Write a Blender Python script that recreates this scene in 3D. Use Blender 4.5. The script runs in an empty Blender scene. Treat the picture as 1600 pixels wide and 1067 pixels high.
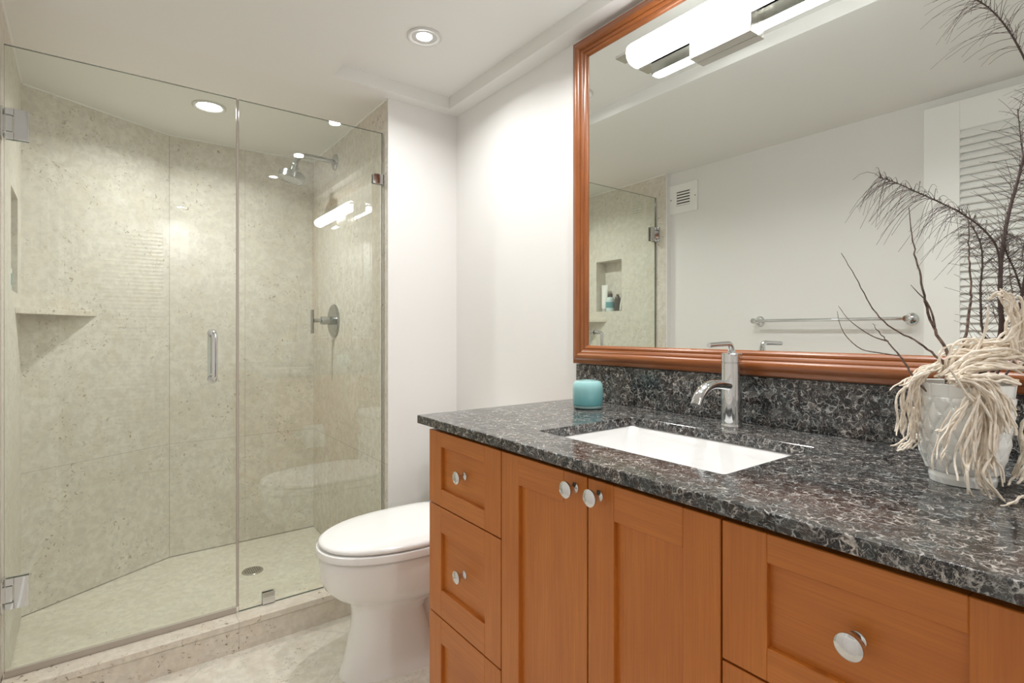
import bpy, bmesh, math, random
from math import pi, sin, cos, radians, sqrt
from mathutils import Vector, Matrix, noise as mnoise

S = bpy.context.scene
COL = S.collection
# ------------------------------------------------------------------ camera
FPX, CYPX, YAW = 827.43, 517.33, radians(36.8447)
CAM = Vector((-1.2473, 0.0, 1.1233))
cd = bpy.data.cameras.new('camera'); cam = bpy.data.objects.new('camera', cd); COL.objects.link(cam)
cam.location = CAM; cam.rotation_euler = (pi/2, 0, -YAW)
cd.sensor_width = 36; cd.sensor_fit = 'HORIZONTAL'; cd.lens = FPX/1600*36
cd.shift_y = -(533.5-CYPX)/1600; cd.clip_start = 0.01
S.camera = cam
# ------------------------------------------------------------------ world, exposure
W = bpy.data.worlds.new('world'); S.world = W; W.use_nodes = True
W.node_tree.nodes['Background'].inputs[0].default_value = (1, 1, 1, 1)
W.node_tree.nodes['Background'].inputs[1].default_value = 0.3
S.view_settings.view_transform = 'Standard'; S.view_settings.look = 'None'
S.view_settings.gamma = 1.0; S.view_settings.use_curve_mapping = False
S.view_settings.exposure = 1.88
S.cycles.use_denoising = True
S.cycles.max_bounces = 14; S.cycles.diffuse_bounces = 12; S.cycles.glossy_bounces = 8
S.cycles.transparent_max_bounces = 16; S.cycles.transmission_bounces = 8
S.cycles.sample_clamp_indirect = 6.0
TUBE_W, CAN_W, SHOWER_CAN_W = 3.2, 14.0, 10.0      # emission strength of the lamp glass
CAN_P, SHOWER_P = 1.3, 2.0                            # power of the downlight lamps

# ------------------------------------------------------------------ helpers
_FWD = Vector((sin(YAW), cos(YAW), 0)); _RGT = Vector((cos(YAW), -sin(YAW), 0))
def at(u, v, d):          # a point d metres deep along the view, seen at pixel u, v of the photograph
    return CAM + (_FWD + _RGT*((u-800)/FPX) + Vector((0, 0, 1))*((CYPX-v)/FPX))*d

class MB:
    """collects shapes in one bmesh; grain per face drives the wood UV"""
    def __init__(s):
        s.bm = bmesh.new(); s.g = s.bm.faces.layers.int.new('g'); s.o = s.bm.faces.layers.int.new('o'); s.n = 0
    def _mark(s, faces, grain):
        s.n += 1
        for f in faces: f[s.g] = 'xyz'.index(grain); f[s.o] = s.n
    def box(s, x0, x1, y0, y1, z0, z1, bev=0.0, grain='z', seg=2, M=None):
        vs = [s.bm.verts.new((x, y, z)) for x in (x0, x1) for y in (y0, y1) for z in (z0, z1)]
        q = [(0,1,3,2), (4,6,7,5), (0,4,5,1), (2,3,7,6), (0,2,6,4), (1,5,7,3)]
        fs = [s.bm.faces.new([vs[i] for i in f]) for f in q]
        bmesh.ops.recalc_face_normals(s.bm, faces=fs)
        s._mark(fs, grain)
        if bev > 0:
            es = list({e for f in fs for e in f.edges})
            r = bmesh.ops.bevel(s.bm, geom=es, offset=bev, segments=seg, profile=.5, affect='EDGES')
            for f in r['faces']: f[s.g] = 'xyz'.index(grain); f[s.o] = s.n
            vs = list({v for f in r['faces'] for v in f.verts})
        if M is not None: bmesh.ops.transform(s.bm, matrix=M, verts=vs)
        return s
    def prism(s, pts, z0, z1, bev=0.0, grain='z'):
        a = [s.bm.verts.new((p[0], p[1], z0)) for p in pts]; b = [s.bm.verts.new((p[0], p[1], z1)) for p in pts]
        n = len(pts)
        fs = [s.bm.faces.new(a), s.bm.faces.new(b)] + [s.bm.faces.new((a[i], a[(i+1) % n], b[(i+1) % n], b[i])) for i in range(n)]
        bmesh.ops.recalc_face_normals(s.bm, faces=fs); s._mark(fs, grain)
        if bev: bmesh.ops.bevel(s.bm, geom=list({e for f in fs for e in f.edges}), offset=bev, segments=2, profile=.5, affect='EDGES')
        return s
    def rings(s, R, cap=(True, True), closed=True, grain='z'):
        V = [[s.bm.verts.new(p) for p in r] for r in R]; fs = []
        n = len(R[0])
        for a, b in zip(V, V[1:]):
            for i in range(n if closed else n-1):
                fs.append(s.bm.faces.new((a[i], a[(i+1) % n], b[(i+1) % n], b[i])))
        if cap[0] and closed: fs.append(s.bm.faces.new(V[0]))
        if cap[1] and closed: fs.append(s.bm.faces.new(V[-1]))
        bmesh.ops.recalc_face_normals(s.bm, faces=fs); s._mark(fs, grain)
        return s
    def lathe(s, prof, c=(0, 0, 0), axis='z', n=40, cap=(True, True), M=None):
        c = Vector(c); R = []
        for r, h in prof:
            ring = []
            for k in range(n):
                a = 2*pi*k/n; p = (r*cos(a), r*sin(a), h)
                if axis == 'x': p = (p[2], p[0], p[1])
                elif axis == '-x': p = (-p[2], p[0], p[1])
                elif axis == 'y': p = (p[1], p[2], p[0])
                p = Vector(p)
                if M is not None: p = M @ p
                ring.append(c + p)
            R.append(ring)
        return s.rings(R, cap)
    def tube(s, pts, r, n=10, cap=True, r1=None, ell=1.0):
        pts = [Vector(p) for p in pts]; m = len(pts); R = []
        up = Vector((0, 0, 1)); N = None
        for i, p in enumerate(pts):
            t = (pts[min(i+1, m-1)]-pts[max(i-1, 0)]).normalized()
            if N is None:
                N = t.cross(up); N = N if N.length > .05 else t.cross(Vector((1, 0, 0))); N.normalize()
            N = (N - t*N.dot(t)).normalized(); B = t.cross(N)
            if callable(r): rr = r(i/(m-1))
            elif r1 is not None: rr = r+(r1-r)*i/(m-1)
            else: rr = r
            R.append([p + (N*cos(2*pi*k/n) + B*sin(2*pi*k/n)*ell)*rr for k in range(n)])
        return s.rings(R, (cap, cap))
    def mesh(s, name, loc=None):
        uv = s.bm.loops.layers.uv.new('UVMap')
        for f in s.bm.faces:
            g = f[s.g]; o = f[s.o]; a, b = [i for i in range(3) if i != g]
            for l in f.loops:
                p = l.vert.co; l[uv].uv = (p[g] + o*3.17, p[a] + p[b] + o*1.73)
        me = bpy.data.meshes.new(name); s.bm.to_mesh(me); s.bm.free()
        if loc is not None: me.transform(Matrix.Translation(-Vector(loc)))
        return me
def obj(name, mb, mat, parent=None, loc=None, ang=35, smooth=True, label=None, weighted=True):
    """link one mesh object; parts are given in world space and take their thing's origin"""
    if loc is None and parent is not None: loc = base_of(parent)
    me = mb.mesh(name, loc) if isinstance(mb, MB) else mb
    me.materials.append(mat)
    if smooth:
        me.polygons.foreach_set('use_smooth', [True]*len(me.polygons)); me.set_sharp_from_angle(angle=radians(ang))
    o = bpy.data.objects.new(name, me); COL.objects.link(o)
    if smooth and weighted:
        w = o.modifiers.new('weighted_normals', 'WEIGHTED_NORMAL'); w.keep_sharp = True; w.weight = 100
    if parent is not None: o.parent = parent
    elif loc is not None: o.location = loc
    if label: o['label'] = label
    return o
def base_of(o):
    v = Vector(o.location)
    while o.parent is not None: o = o.parent; v = v + Vector(o.location)
    return v
def tag(o, label, cat, group=None):
    o['label'] = label; o['category'] = cat
    if group: o['group'] = group
    return o
def thing(name, label, cat, loc, group=None):
    o = bpy.data.objects.new(name, None); o.empty_display_size = .05; COL.objects.link(o); o.location = loc
    return tag(o, label, cat, group)
def struct(name, mb, mat, **k):
    o = obj(name, mb, mat, **k); o['kind'] = 'structure'; return o
def dup(root, delta, label, group=None):
    r = root.copy(); COL.objects.link(r); r.location = Vector(root.location)+Vector(delta); r['label'] = label
    if group: r['group'] = group
    for ch in list(root.children):
        c = ch.copy(); COL.objects.link(c); c.parent = r
        for g in ch.children:
            d = g.copy(); COL.objects.link(d); d.parent = c
    return r
def arc(c, r, a0, a1, n, ax=(1, 0, 0), ay=(0, 0, 1)):
    c = Vector(c); ax = Vector(ax); ay = Vector(ay)
    return [c + ax*(r*cos(a0+(a1-a0)*k/n)) + ay*(r*sin(a0+(a1-a0)*k/n)) for k in range(n+1)]
def smooth_path(pts, n=24):
    pts = [Vector(p) for p in pts]
    P = [pts[0]*2-pts[1]] + pts + [pts[-1]*2-pts[-2]]; out = []
    m = len(pts)-1
    for k in range(n+1):
        t = k/n*m; i = min(int(t), m-1); t -= i
        a, b, c, d = P[i:i+4]
        out.append(.5*((2*b) + (c-a)*t + (2*a-5*b+4*c-d)*t*t + (3*b-a-3*c+d)*t**3))
    return out

# ------------------------------------------------------------------ materials
class NT:
    def __init__(s, name):
        s.m = bpy.data.materials.new(name); s.m.use_nodes = True; s.t = s.m.node_tree; s.b = s.t.nodes['Principled BSDF']
    def n(s, typ, **k):
        nd = s.t.nodes.new(typ)
        for a, v in k.items():
            if a.startswith('_'): setattr(nd, a[1:], v)
            else:
                key = int(a[1:]) if a[0] == 'i' and a[1:].isdigit() else a.replace('__', ' ')
                if hasattr(v, 'is_output') or isinstance(v, bpy.types.NodeSocket): s.t.links.new(v, nd.inputs[key])
                else: nd.inputs[key].default_value = v
        return nd
    def link(s, a, b): s.t.links.new(a, b)
    def set(s, **k):
        for a, v in k.items():
            a = a.replace('__', ' ')
            if isinstance(v, bpy.types.NodeSocket): s.link(v, s.b.inputs[a])
            else: s.b.inputs[a].default_value = v
        return s
    def ramp(s, fac, stops):
        r = s.n('ShaderNodeValToRGB'); s.link(fac, r.inputs[0]); e = r.color_ramp.elements
        while len(e) < len(stops): e.new(.5)
        for q, (p, c) in zip(e, stops): q.position = p; q.color = (*c, 1)
        return r.outputs[0]
    def mix(s, fac, a, b, mode='MIX'):
        m = s.n('ShaderNodeMix', _data_type='RGBA', _blend_type=mode)
        for i, v in ((0, fac), (6, a), (7, b)):
            if isinstance(v, bpy.types.NodeSocket): s.link(v, m.inputs[i])
            else: m.inputs[i].default_value = (*v, 1) if isinstance(v, tuple) else v
        return m.outputs[2]
    def math(s, op, a, b=0.0):
        m = s.n('ShaderNodeMath', _operation=op)
        for i, v in ((0, a), (1, b)):
            if isinstance(v, bpy.types.NodeSocket): s.link(v, m.inputs[i])
            else: m.inputs[i].default_value = v
        return m.outputs[0]
    def coord(s, which='Object'): return s.n('ShaderNodeTexCoord').outputs[which]
    def noise(s, vec, scale, detail=4, rough=.55, dist=0):
        return s.n('ShaderNodeTexNoise', Vector=vec, Scale=scale, Detail=detail, Roughness=rough, Distortion=dist).outputs['Fac']
    def bump(s, h, strength, dist):
        s.link(s.n('ShaderNodeBump', Height=h, Strength=strength, Distance=dist).outputs[0], s.b.inputs['Normal'])

def plain(name, col, rough=.5, metal=0.0, **k):
    t = NT(name); t.set(Base__Color=(*col, 1), Roughness=rough, Metallic=metal, **k); return t.m
def paint(name, col):
    t = NT(name); c = t.coord()
    t.set(Base__Color=(*col, 1), Roughness=.55); t.bump(t.noise(c, 260, 2), .04, .001); return t.m
def limestone(name, lo, hi, pit, rough=.28, seams=(), diag=None):
    t = NT(name); c = t.coord()
    big = t.noise(c, 2.2, 5, .6); fine = t.noise(c, 34, 6, .65, .4)
    base = t.mix(t.math('MULTIPLY_ADD', big, .7), lo, hi) if False else t.mix(t.ramp(big, [(.3, (0,)*3), (.7, (1,)*3)]), lo, hi)
    base = t.mix(t.ramp(fine, [(.40, (.55,)*3), (.60, (0,)*3)]), base, tuple(x*.80 for x in lo))
    med = t.noise(c, 11, 5, .65, .8)
    base = t.mix(t.ramp(med, [(.36, (.30,)*3), (.54, (0,)*3)]), base, (lo[0]*.93, lo[1]*.86, lo[2]*.78))
    spots = t.ramp(t.noise(c, 75, 3, .5, .8), [(.62, (0,)*3), (.67, (1,)*3)])
    gate = t.ramp(t.noise(c, 7, 2), [(.45, (.06,)*3), (.62, (.95,)*3)])
    base = t.mix(t.math('MULTIPLY', spots, gate), base, pit)
    fossils = t.ramp(t.noise(c, 22, 2, .5, 1.5), [(.70, (0,)*3), (.735, (.45,)*3)])
    base = t.mix(fossils, base, tuple(x*.72 for x in lo))
    x = t.n('ShaderNodeSeparateXYZ', Vector=c)
    for ax, p, wdt in seams:
        d = t.math('LESS_THAN', t.math('ABSOLUTE', t.math('SUBTRACT', x.outputs['XYZ'.index(ax)], p)), wdt)
        base = t.mix(t.math('MULTIPLY', d, .55), base, tuple(k*.45 for k in lo))
    if diag:
        mp = t.n('ShaderNodeMapping', Vector=c); mp.inputs['Rotation'].default_value = (0, 0, radians(diag[0])); mp.inputs['Location'].default_value = diag[2]
        y = t.n('ShaderNodeSeparateXYZ', Vector=mp.outputs[0])
        for i in (0, 1):
            d = t.math('LESS_THAN', t.math('ABSOLUTE', t.math('SUBTRACT', t.math('FRACT', t.math('DIVIDE', y.outputs[i], diag[1])), .5)), .0022)
            base = t.mix(t.math('MULTIPLY', d, .5), base, tuple(k*.55 for k in lo))
    t.set(Base__Color=base, Roughness=rough, **({'Specular__IOR__Level': .25} if rough > .6 else {}))
    t.bump(t.math('MULTIPLY', spots, gate), -.15, .002)
    return t.m
def granite():
    t = NT('dark_granite'); c = t.coord()
    w = t.n('ShaderNodeTexNoise', Vector=c, Scale=45.0, Detail=3.0)
    cc = t.n('ShaderNodeMix', _data_type='VECTOR'); cc.inputs[0].default_value = .024
    t.link(c, cc.inputs[4]); t.link(w.outputs['Color'], cc.inputs[5]); v = cc.outputs[1]
    e1 = t.n('ShaderNodeTexVoronoi', _feature='DISTANCE_TO_EDGE', Vector=v, Scale=78.0, Randomness=1.0).outputs['Distance']
    e2 = t.n('ShaderNodeTexVoronoi', _feature='DISTANCE_TO_EDGE', Vector=v, Scale=190.0).outputs['Distance']
    cell = t.n('ShaderNodeTexVoronoi', Vector=v, Scale=78.0).outputs['Color']
    cs = t.n('ShaderNodeSeparateColor', Color=cell)
    base = t.ramp(cs.outputs[0], [(0, (.004, .004, .005)), (.5, (.010, .009, .009)), (.72, (.040, .026, .021)), (.86, (.022, .032, .034)), (1, (.10, .09, .08))])
    rid = lambda sc, d, w: t.ramp(t.math('ABSOLUTE', t.math('SUBTRACT', t.noise(c, sc, 3, .6, d), .5)), [(0, (1,)*3), (w, (0,)*3)])
    patch = t.ramp(t.noise(c, 11, 3), [(.35, (.15,)*3), (.65, (1,)*3)])
    brk = t.ramp(t.noise(c, 70, 3), [(.46, (0,)*3), (.62, (1,)*3)])
    vein = t.ramp(e1, [(0.0, (1,)*3), (.035, (.8,)*3), (.085, (0,)*3)])
    vein2 = t.ramp(e2, [(0.0, (1,)*3), (.05, (.35,)*3), (.12, (0,)*3)])
    vc = t.ramp(t.noise(c, 16, 2), [(.35, (.36, .39, .39)), (.6, (.58, .54, .50))])
    base = t.mix(t.math('MULTIPLY', vein2, patch), base, tuple([.07, .069, .068]))
    base = t.mix(t.math('MULTIPLY', rid(46, 1.6, .015), .7), base, vc)
    base = t.mix(t.math('MULTIPLY', t.math('MULTIPLY', rid(90, 1.0, .016), patch), .55), base, vc)
    base = t.mix(t.math('MULTIPLY', t.math('MULTIPLY', vein, brk), .9), base, vc)
    t.set(Base__Color=base, Roughness=.13, IOR=1.5)
    return t.m
def wood(name, dark, mid, light, rough=.33, coat=.25):
    t = NT(name); uv = t.coord('UV')
    m1 = t.n('ShaderNodeMapping', Vector=uv); m1.inputs['Scale'].default_value = (3, 55, 1)
    m2 = t.n('ShaderNodeMapping', Vector=uv); m2.inputs['Scale'].default_value = (7, 260, 1)
    m3 = t.n('ShaderNodeMapping', Vector=uv); m3.inputs['Scale'].default_value = (3.5, 9, 1)
    a = t.noise(m1.outputs[0], 1, 5, .6, .5); b = t.noise(m2.outputs[0], 1, 3, .6); d = t.noise(m3.outputs[0], 1, 3)
    base = t.ramp(d, [(.3, mid), (.7, light)])
    base = t.mix(t.ramp(a, [(.35, (.30,)*3), (.6, (0,)*3)]), base, dark)
    base = t.mix(t.ramp(b, [(.40, (.30,)*3), (.55, (0,)*3)]), base, dark)
    t.set(Base__Color=base, Roughness=rough, Coat__Weight=coat, Coat__Roughness=.25)
    return t.m
def glass(name, tint, r0=.075, edge=False):
    t = NT(name); nt = t.t; nt.nodes.remove(t.b)
    lw = t.n('ShaderNodeLayerWeight', Blend=.5)
    p5 = t.math('POWER', lw.outputs['Facing'], 4.0)
    fr = t.math('ADD', t.math('MULTIPLY', p5, .9), r0)
    fr = t.math('MULTIPLY', fr, t.math('SUBTRACT', 1.0, t.n('ShaderNodeNewGeometry').outputs['Backfacing']))
    tr = t.n('ShaderNodeBsdfTransparent', Color=(*tint, 1)); gl = t.n('ShaderNodeBsdfGlossy', Roughness=0.0, Color=(1, 1, 1, 1))
    mx = t.n('ShaderNodeMixShader', i0=fr, i1=tr.outputs[0], i2=gl.outputs[0])
    nt.links.new(mx.outputs[0], nt.nodes['Material Output'].inputs[0]); return t.m
def emit(name, col, st):
    t = NT(name); t.set(Base__Color=(.9, .9, .9, 1), Emission__Color=(*col, 1), Emission__Strength=st); return t.m

M_wall = paint('wall_paint', (.76, .752, .738)); M_ceil = paint('ceiling_paint', (.77, .765, .745))
M_trim = plain('white_trim_paint', (.84, .84, .83), .35)
SEAMS = (('Z', .562, .0012), ('X', -.690, .0009), ('X', -1.0312, .0016))
M_stone = limestone('limestone_slab', (.65, .61, .54), (.75, .72, .66), (.34, .28, .21), .65, SEAMS)
M_stone_plain = limestone('limestone_trim', (.68, .62, .535), (.75, .705, .625), (.25, .20, .14), .25, (('X', -.90, .0009),))
M_sfloor = limestone('limestone_shower_floor', (.66, .62, .53), (.77, .74, .65), (.44, .39, .31), .4)
M_floor = limestone('limestone_floor_tile', (.70, .66, .58), (.79, .765, .69), (.42, .36, .28), .25, diag=(45, .457, (.10, .16, 0)))
M_granite = granite()
M_cab = wood('stained_maple', (.37, .100, .011), (.50, .152, .018), (.58, .196, .030), .42, .12)
M_frame = wood('mirror_frame_wood', (.12, .031, .007), (.27, .078, .016), (.32, .10, .022), .3, .3)
M_chrome = plain('chrome', (.70, .71, .72), .05, 1.0); M_nickel = plain('brushed_nickel', (.55, .53, .50), .24, 1.0)
M_dark = plain('painted_gap_shade', (.03, .02, .015), .8)  # near-black colour standing in for the shade inside gaps and holes
M_ceramic = plain('white_vitreous_china', (.86, .86, .855), .08, Coat__Weight=.4, Coat__Roughness=.03)
M_seat = plain('white_seat_plastic', (.87, .87, .865), .18)
M_glass = glass('clear_shower_glass', (.955, .98, .955), .095); M_gedge = plain('green_glass_edge', (.035, .06, .05), .15); M_seal = plain('clear_vinyl_seal', (.52, .46, .40), .3)
M_seal.node_tree.nodes['Principled BSDF'].inputs['Alpha'].default_value = .75
M_mirror = plain('silvered_mirror', (.86, .89, .86), .0, 1.0)
M_ring = plain('downlight_ring', (.62, .61, .59), .4); M_satin = plain('satin_chrome', (.44, .45, .44), .16, 1.0)
M_glow = emit('frosted_lamp_glass', (.985, .99, 1), TUBE_W)
M_can = emit('downlight_lens', (.975, .985, 1), CAN_W); M_can_shower = emit('shower_downlight_lens', (.98, .988, 1), SHOWER_CAN_W)

# ------------------------------------------------------------------ the room shell
ZC, ZS, ZT = 2.40, 2.10, 2.15            # slab top, soffit, tray
XL, YF, YB = -1.549, -0.87, 2.087        # left wall, front wall, white back wall
m = MB(); m.box(-1.75, .1, YF-.1, 2.08, -.08, 0); struct('floor', m, M_floor)
m = MB(); m.box(-1.75, .1, 2.12, 3.3, -.08, -.004); struct('floor_shower', m, M_sfloor)
m = MB()
m.box(-1.75, -.579, YF-.1, 3.3, ZS, ZC); m.box(-.579, .1, 2.028, 3.3, ZS, ZC); m.box(-.070, .1, YF-.1, 2.028, ZS, ZC)
m.box(-.579, -.070, YF-.1, 2.028, ZT, ZC); struct('ceiling', m, M_ceil, smooth=False)
m = MB(); m.box(0, .1, YF-.1, 3.3, 0, ZS+.05); struct('wall_right', m, M_wall)
m = MB(); m.box(-.332, 0, YB, YB+.004, 0, ZS); m.box(-.318, 0, YB+.004, 3.25, 0, ZS); struct('wall_back', m, M_wall)
m = MB(); m.box(XL-.12, XL, YF-.1, 2.056, 0, ZS); m.box(XL, -1.5125, 2.050, 2.0558, 0, ZS); struct('wall_left', m, M_wall)
m = MB(); m.box(XL, 0, YF-.1, YF, 0, ZS+.05); struct('wall_front', m, M_wall)
# shower walls of stone slab
P0, P1, P2, P3 = Vector((-1.512, 2.056)), Vector((-1.5434, 2.825)), Vector((-1.031, 3.132)), Vector((-.332, 3.132))
def slab(m, a, b, z0, z1, d0, d1, s0=0.0, s1=1.0):
    """box along the line a-b, between depths d0, d1 outward (to the left of travel)"""
    t = (b-a); n = Vector((-t.y, t.x)).normalized()
    p = [a+t*s0+n*d0, a+t*s1+n*d0, a+t*s1+n*d1, a+t*s0+n*d1]
    m.prism(p, z0, z1)
m = MB(); L = (P1-P0).length
n0, n1, nz0, nz1, nd = (2.430-P0.y)/(P1.y-P0.y), (2.675-P0.y)/(P1.y-P0.y), 1.262, 1.615, .09
for s0, s1, z0, z1, d0, d1 in ((0, n0, 0, ZS, 0, .12), (n1, 1.0, 0, ZS, 0, .12), (n0, n1, 0, nz0, 0, .12), (n0, n1, nz1, ZS, 0, .12), (n0, n1, nz0, nz1, nd, .12)):
    slab(m, P0, P1, z0, z1, d0, d1, s0, s1)
struct('wall_shower_left', m, M_stone, smooth=False)
m = MB(); slab(m, P1, P2, 0, ZS, 0, .05, -.05, 1.04); struct('wall_shower_corner', m, M_stone, smooth=False)
m = MB(); slab(m, P2, P3, 0, ZS, 0, .05, 0, 1.02); struct('wall_shower_back', m, M_stone, smooth=False)
m = MB(); m.box(-.332, -.318, YB+.004, 3.18, 0, ZS); struct('wall_shower_right', m, M_stone, smooth=False)
m = MB(); m.box(P0.x-.001, -.332, 2.061, 2.19, -.03, .081); m.box(P0.x-.001, -.332, 2.057, 2.193, .0815, .105, .004)
struct('trim_1', m, M_stone_plain)          # the shower curb
m = MB()
for a_, b_ in ((P0, P1), (P1, P2), (P2, P3)): slab(m, a_, b_, ZS-.005, ZS+.002, -.005, .002)
m.box(-.337, -.331, YB+.006, 3.13, ZS-.005, ZS+.002)
struct('trim_3', m, M_trim)                 # white caulk under the shower ceiling
# baseboards
m = MB(); m.box(-.330, -.001, 2.072, YB, 0, .10, .003); struct('baseboard_back', m, M_trim)
m = MB(); m.box(-.014, 0, 1.26, 2.072, 0, .10, .003); struct('baseboard_right', m, M_trim)
m = MB(); m.box(XL, XL+.014, .80, 2.0495, 0, .10, .003); struct('baseboard_left', m, M_trim)
# louvred doors (left wall and behind the camera)
def louvre_door(name, w, h, stile, top, M):
    """leaf in local x (width), y (thickness, front at +y), z"""
    bot, mid = .20, .12
    m = MB()
    for a, b in ((0, stile), (w-stile, w)): m.box(a, b, 0, .03, .008, h, .002)
    zm = .92
    for a, b in ((.008, bot), (zm, zm+mid), (h-top, h)): m.box(stile, w-stile, 0, .03, a, b, .002)
    me = m.mesh(name); me.transform(M); me.materials.append(M_trim)
    o = bpy.data.objects.new(name, me); COL.objects.link(o); o['kind'] = 'structure'
    m = MB()
    for za, zb in ((bot, zm), (zm+mid, h-top)):
        k = 0
        while za + .008 + k*.030 < zb-.02:
            z = za+.016+k*.030; R = Matrix.Translation((0, .015, z)) @ Matrix.Rotation(radians(-60), 4, 'X')
            m.box(stile-.004, w-stile+.004, -.022, .022, -.0035, .0035, M=R); k += 1
    me = m.mesh('louvre_slats'); me.transform(M); me.materials.append(M_trim)
    s = bpy.data.objects.new('louvre_slats', me); COL.objects.link(s); s.parent = o
    kn = MB(); kn.lathe([(.0, 0), (.012, 0), (.011, .02), (.024, .032), (.026, .045), (.018, .055), (0, .058)], (w-stile/2, .03, 1.0), 'y')
    me = kn.mesh('door_knob'); me.transform(M); me.materials.append(M_nickel); me.polygons.foreach_set('use_smooth', [True]*len(me.polygons))
    s = bpy.data.objects.new('door_knob', me); COL.objects.link(s); s.parent = o
louvre_door('door_1', .80, 2.059, .12, .12, Matrix.Translation((XL+.001, .75, 0)) @ Matrix.Rotation(-pi/2, 4, 'Z'))
louvre_door('door_2', .67, 2.03, .11, .12, Matrix.Translation((-1.50, YF+.001, 0)))
# casing round the door behind the camera
m = MB(); m.box(-.825, -.755, YF, YF+.016, 0, 2.10, .002); m.box(-1.50, -.825, YF, YF+.016, 2.036, 2.10, .002); struct('trim_2', m, M_trim)

# ------------------------------------------------------------------ recessed lights
def downlight(x, y, z, r, rl, lens, label, group):
    t = thing('recessed_light', label, 'ceiling light', (x, y, z), group)
    obj('trim_ring', MB().lathe([(r, 0), (r, -.004), (r*.93, -.007), (r*.80, -.006), (r*.74, -.003), (rl*1.08, -.002), (rl*1.02, -.0005)], (x, y, z), n=48, cap=(False, False)), M_ring, t)
    ld = bpy.data.lights.new('lamp', 'AREA'); ld.shape = 'DISK'; ld.size = rl*2; ld.energy = SHOWER_P if lens is M_can_shower else CAN_P
    ld.spread = radians(150); ld.color = (1, .99, .975); lo = bpy.data.objects.new('lamp', ld); COL.objects.link(lo); lo.parent = t; lo.location = (0, 0, -.009)
    obj('lens', MB().lathe([(0, -.0012), (rl, -.0012), (rl, 0), (0, 0)], (x, y, z), n=40), lens, t)
    return t
downlight(-.385, 1.66, ZT, .060, .026, M_can, 'round recessed downlight in the raised ceiling tray near the toilet corner', 'recessed downlights')
downlight(-.392, 1.05, ZT, .060, .026, M_can, 'round recessed downlight above the end of the vanity nearest the toilet', 'recessed downlights')
downlight(-.405, .49, ZT, .060, .026, M_can, 'round recessed downlight above the end of the vanity under the flower pot', 'recessed downlights')
downlight(-.835, -.64, ZS, .060, .026, M_can, 'round recessed downlight in front of the louvred entry door', 'recessed downlights')
downlight(-.920, 2.629, ZS, .066, .044, M_can_shower, 'round recessed downlight in the shower ceiling above the drain', 'recessed downlights')

# ------------------------------------------------------------------ shower enclosure
def pane(x0, x1, y0, y1, z0, z1, parent, label):
    o = obj('glass_pane', MB().box(x0, x1, y0, y1, z0, z1), M_glass, parent, smooth=False, label=label)
    o.data.materials.append(M_gedge)
    for p in o.data.polygons:
        if abs(p.normal.y) < .5: p.material_index = 1
    return o
YG = 2.13; GT = .010
sd = thing('shower_door', 'frameless hinged clear glass shower door with chrome pull and two square hinges', 'shower door', (-1.509, YG, .115))
pane(-1.508, -.896, YG, YG+GT, .122, 1.964, sd, 'clear glass door leaf')
obj('bottom_sweep', MB().box(-1.507, -.896, YG-.002, YG+GT+.002, .1055, .126, .002), M_seal, sd, label='translucent sweep along the door bottom')
obj('edge_seal', MB().box(-.8965, -.889, YG-.001, YG+GT+.001, .126, 1.962, .001), M_seal, sd, label='translucent seal strip on the door edge')
def hinge(z):
    m = MB()
    for y0, y1 in ((YG-.008, YG-.0002), (YG+GT+.0002, YG+GT+.008)):
        m.box(-1.486, -1.453, y0, y1, z-.045, z+.045, .0015)
        m.box(-1.506, -1.486, y0, y1, z+.026, z+.045, .001); m.box(-1.506, -1.486, y0, y1, z-.045, z-.026, .001)
    m.box(-1.5115, -1.489, YG-.007, YG+GT+.007, z-.023, z+.023, .001)
    m.box(-1.5135, -1.508, YG-.024, YG+GT+.024, z-.044, z+.044, .001)
    return m
for z in (1.732, .352): obj('hinge', hinge(z), M_chrome, sd)
pts = []
for sgn in (-1, 1):
    yb = YG if sgn < 0 else YG+GT
    c = [Vector((-.972, yb, 1.116)), Vector((-.972, yb+sgn*.028, 1.116))] + arc((-.972, yb+sgn*.028, 1.098), .018, pi/2, 0, 6, (0, sgn, 0), (0, 0, 1)) \
        + arc((-.972, yb+sgn*.028, .972), .018, 0, -pi/2, 6, (0, sgn, 0), (0, 0, 1)) + [Vector((-.972, yb, .954))]
    pts.append(c)
m = MB()
for c in pts: m.tube(c, .0095, 14)
for sgn, yb in ((-1, YG), (1, YG+GT)):
    for z in (1.116, .954): m.lathe([(.0, 0), (.0145, 0), (.0145, .004), (0, .004)], (-.972, yb if sgn > 0 else yb-.004, z), 'y', 20)
obj('pull_handle', m, M_chrome, sd, label='chrome D pull handle')
ss = thing('shower_screen', 'fixed clear glass shower panel beside the door with chrome clips', 'shower screen', (-.889, YG, .105))
pane(-.8885, -.339, YG, YG+GT, .1055, 1.964, ss, 'fixed clear glass panel')
def clip(m, x0, x1, z0, z1):
    m.box(x0, x1, YG-.007, YG-.0002, z0, z1, .0015); m.box(x0, x1, YG+GT+.0002, YG+GT+.007, z0, z1, .0015)
m = MB(); clip(m, -.810, -.767, .1055, .150); m.box(-.810, -.767, YG-.007, YG+GT+.007, .1052, .109); obj('glass_clip', m, M_chrome, ss)
m = MB(); clip(m, -.382, -.334, 1.745, 1.787); m.box(-.338, -.3325, YG-.007, YG+GT+.007, 1.745, 1.787); obj('glass_clip', m, M_chrome, ss)

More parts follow.
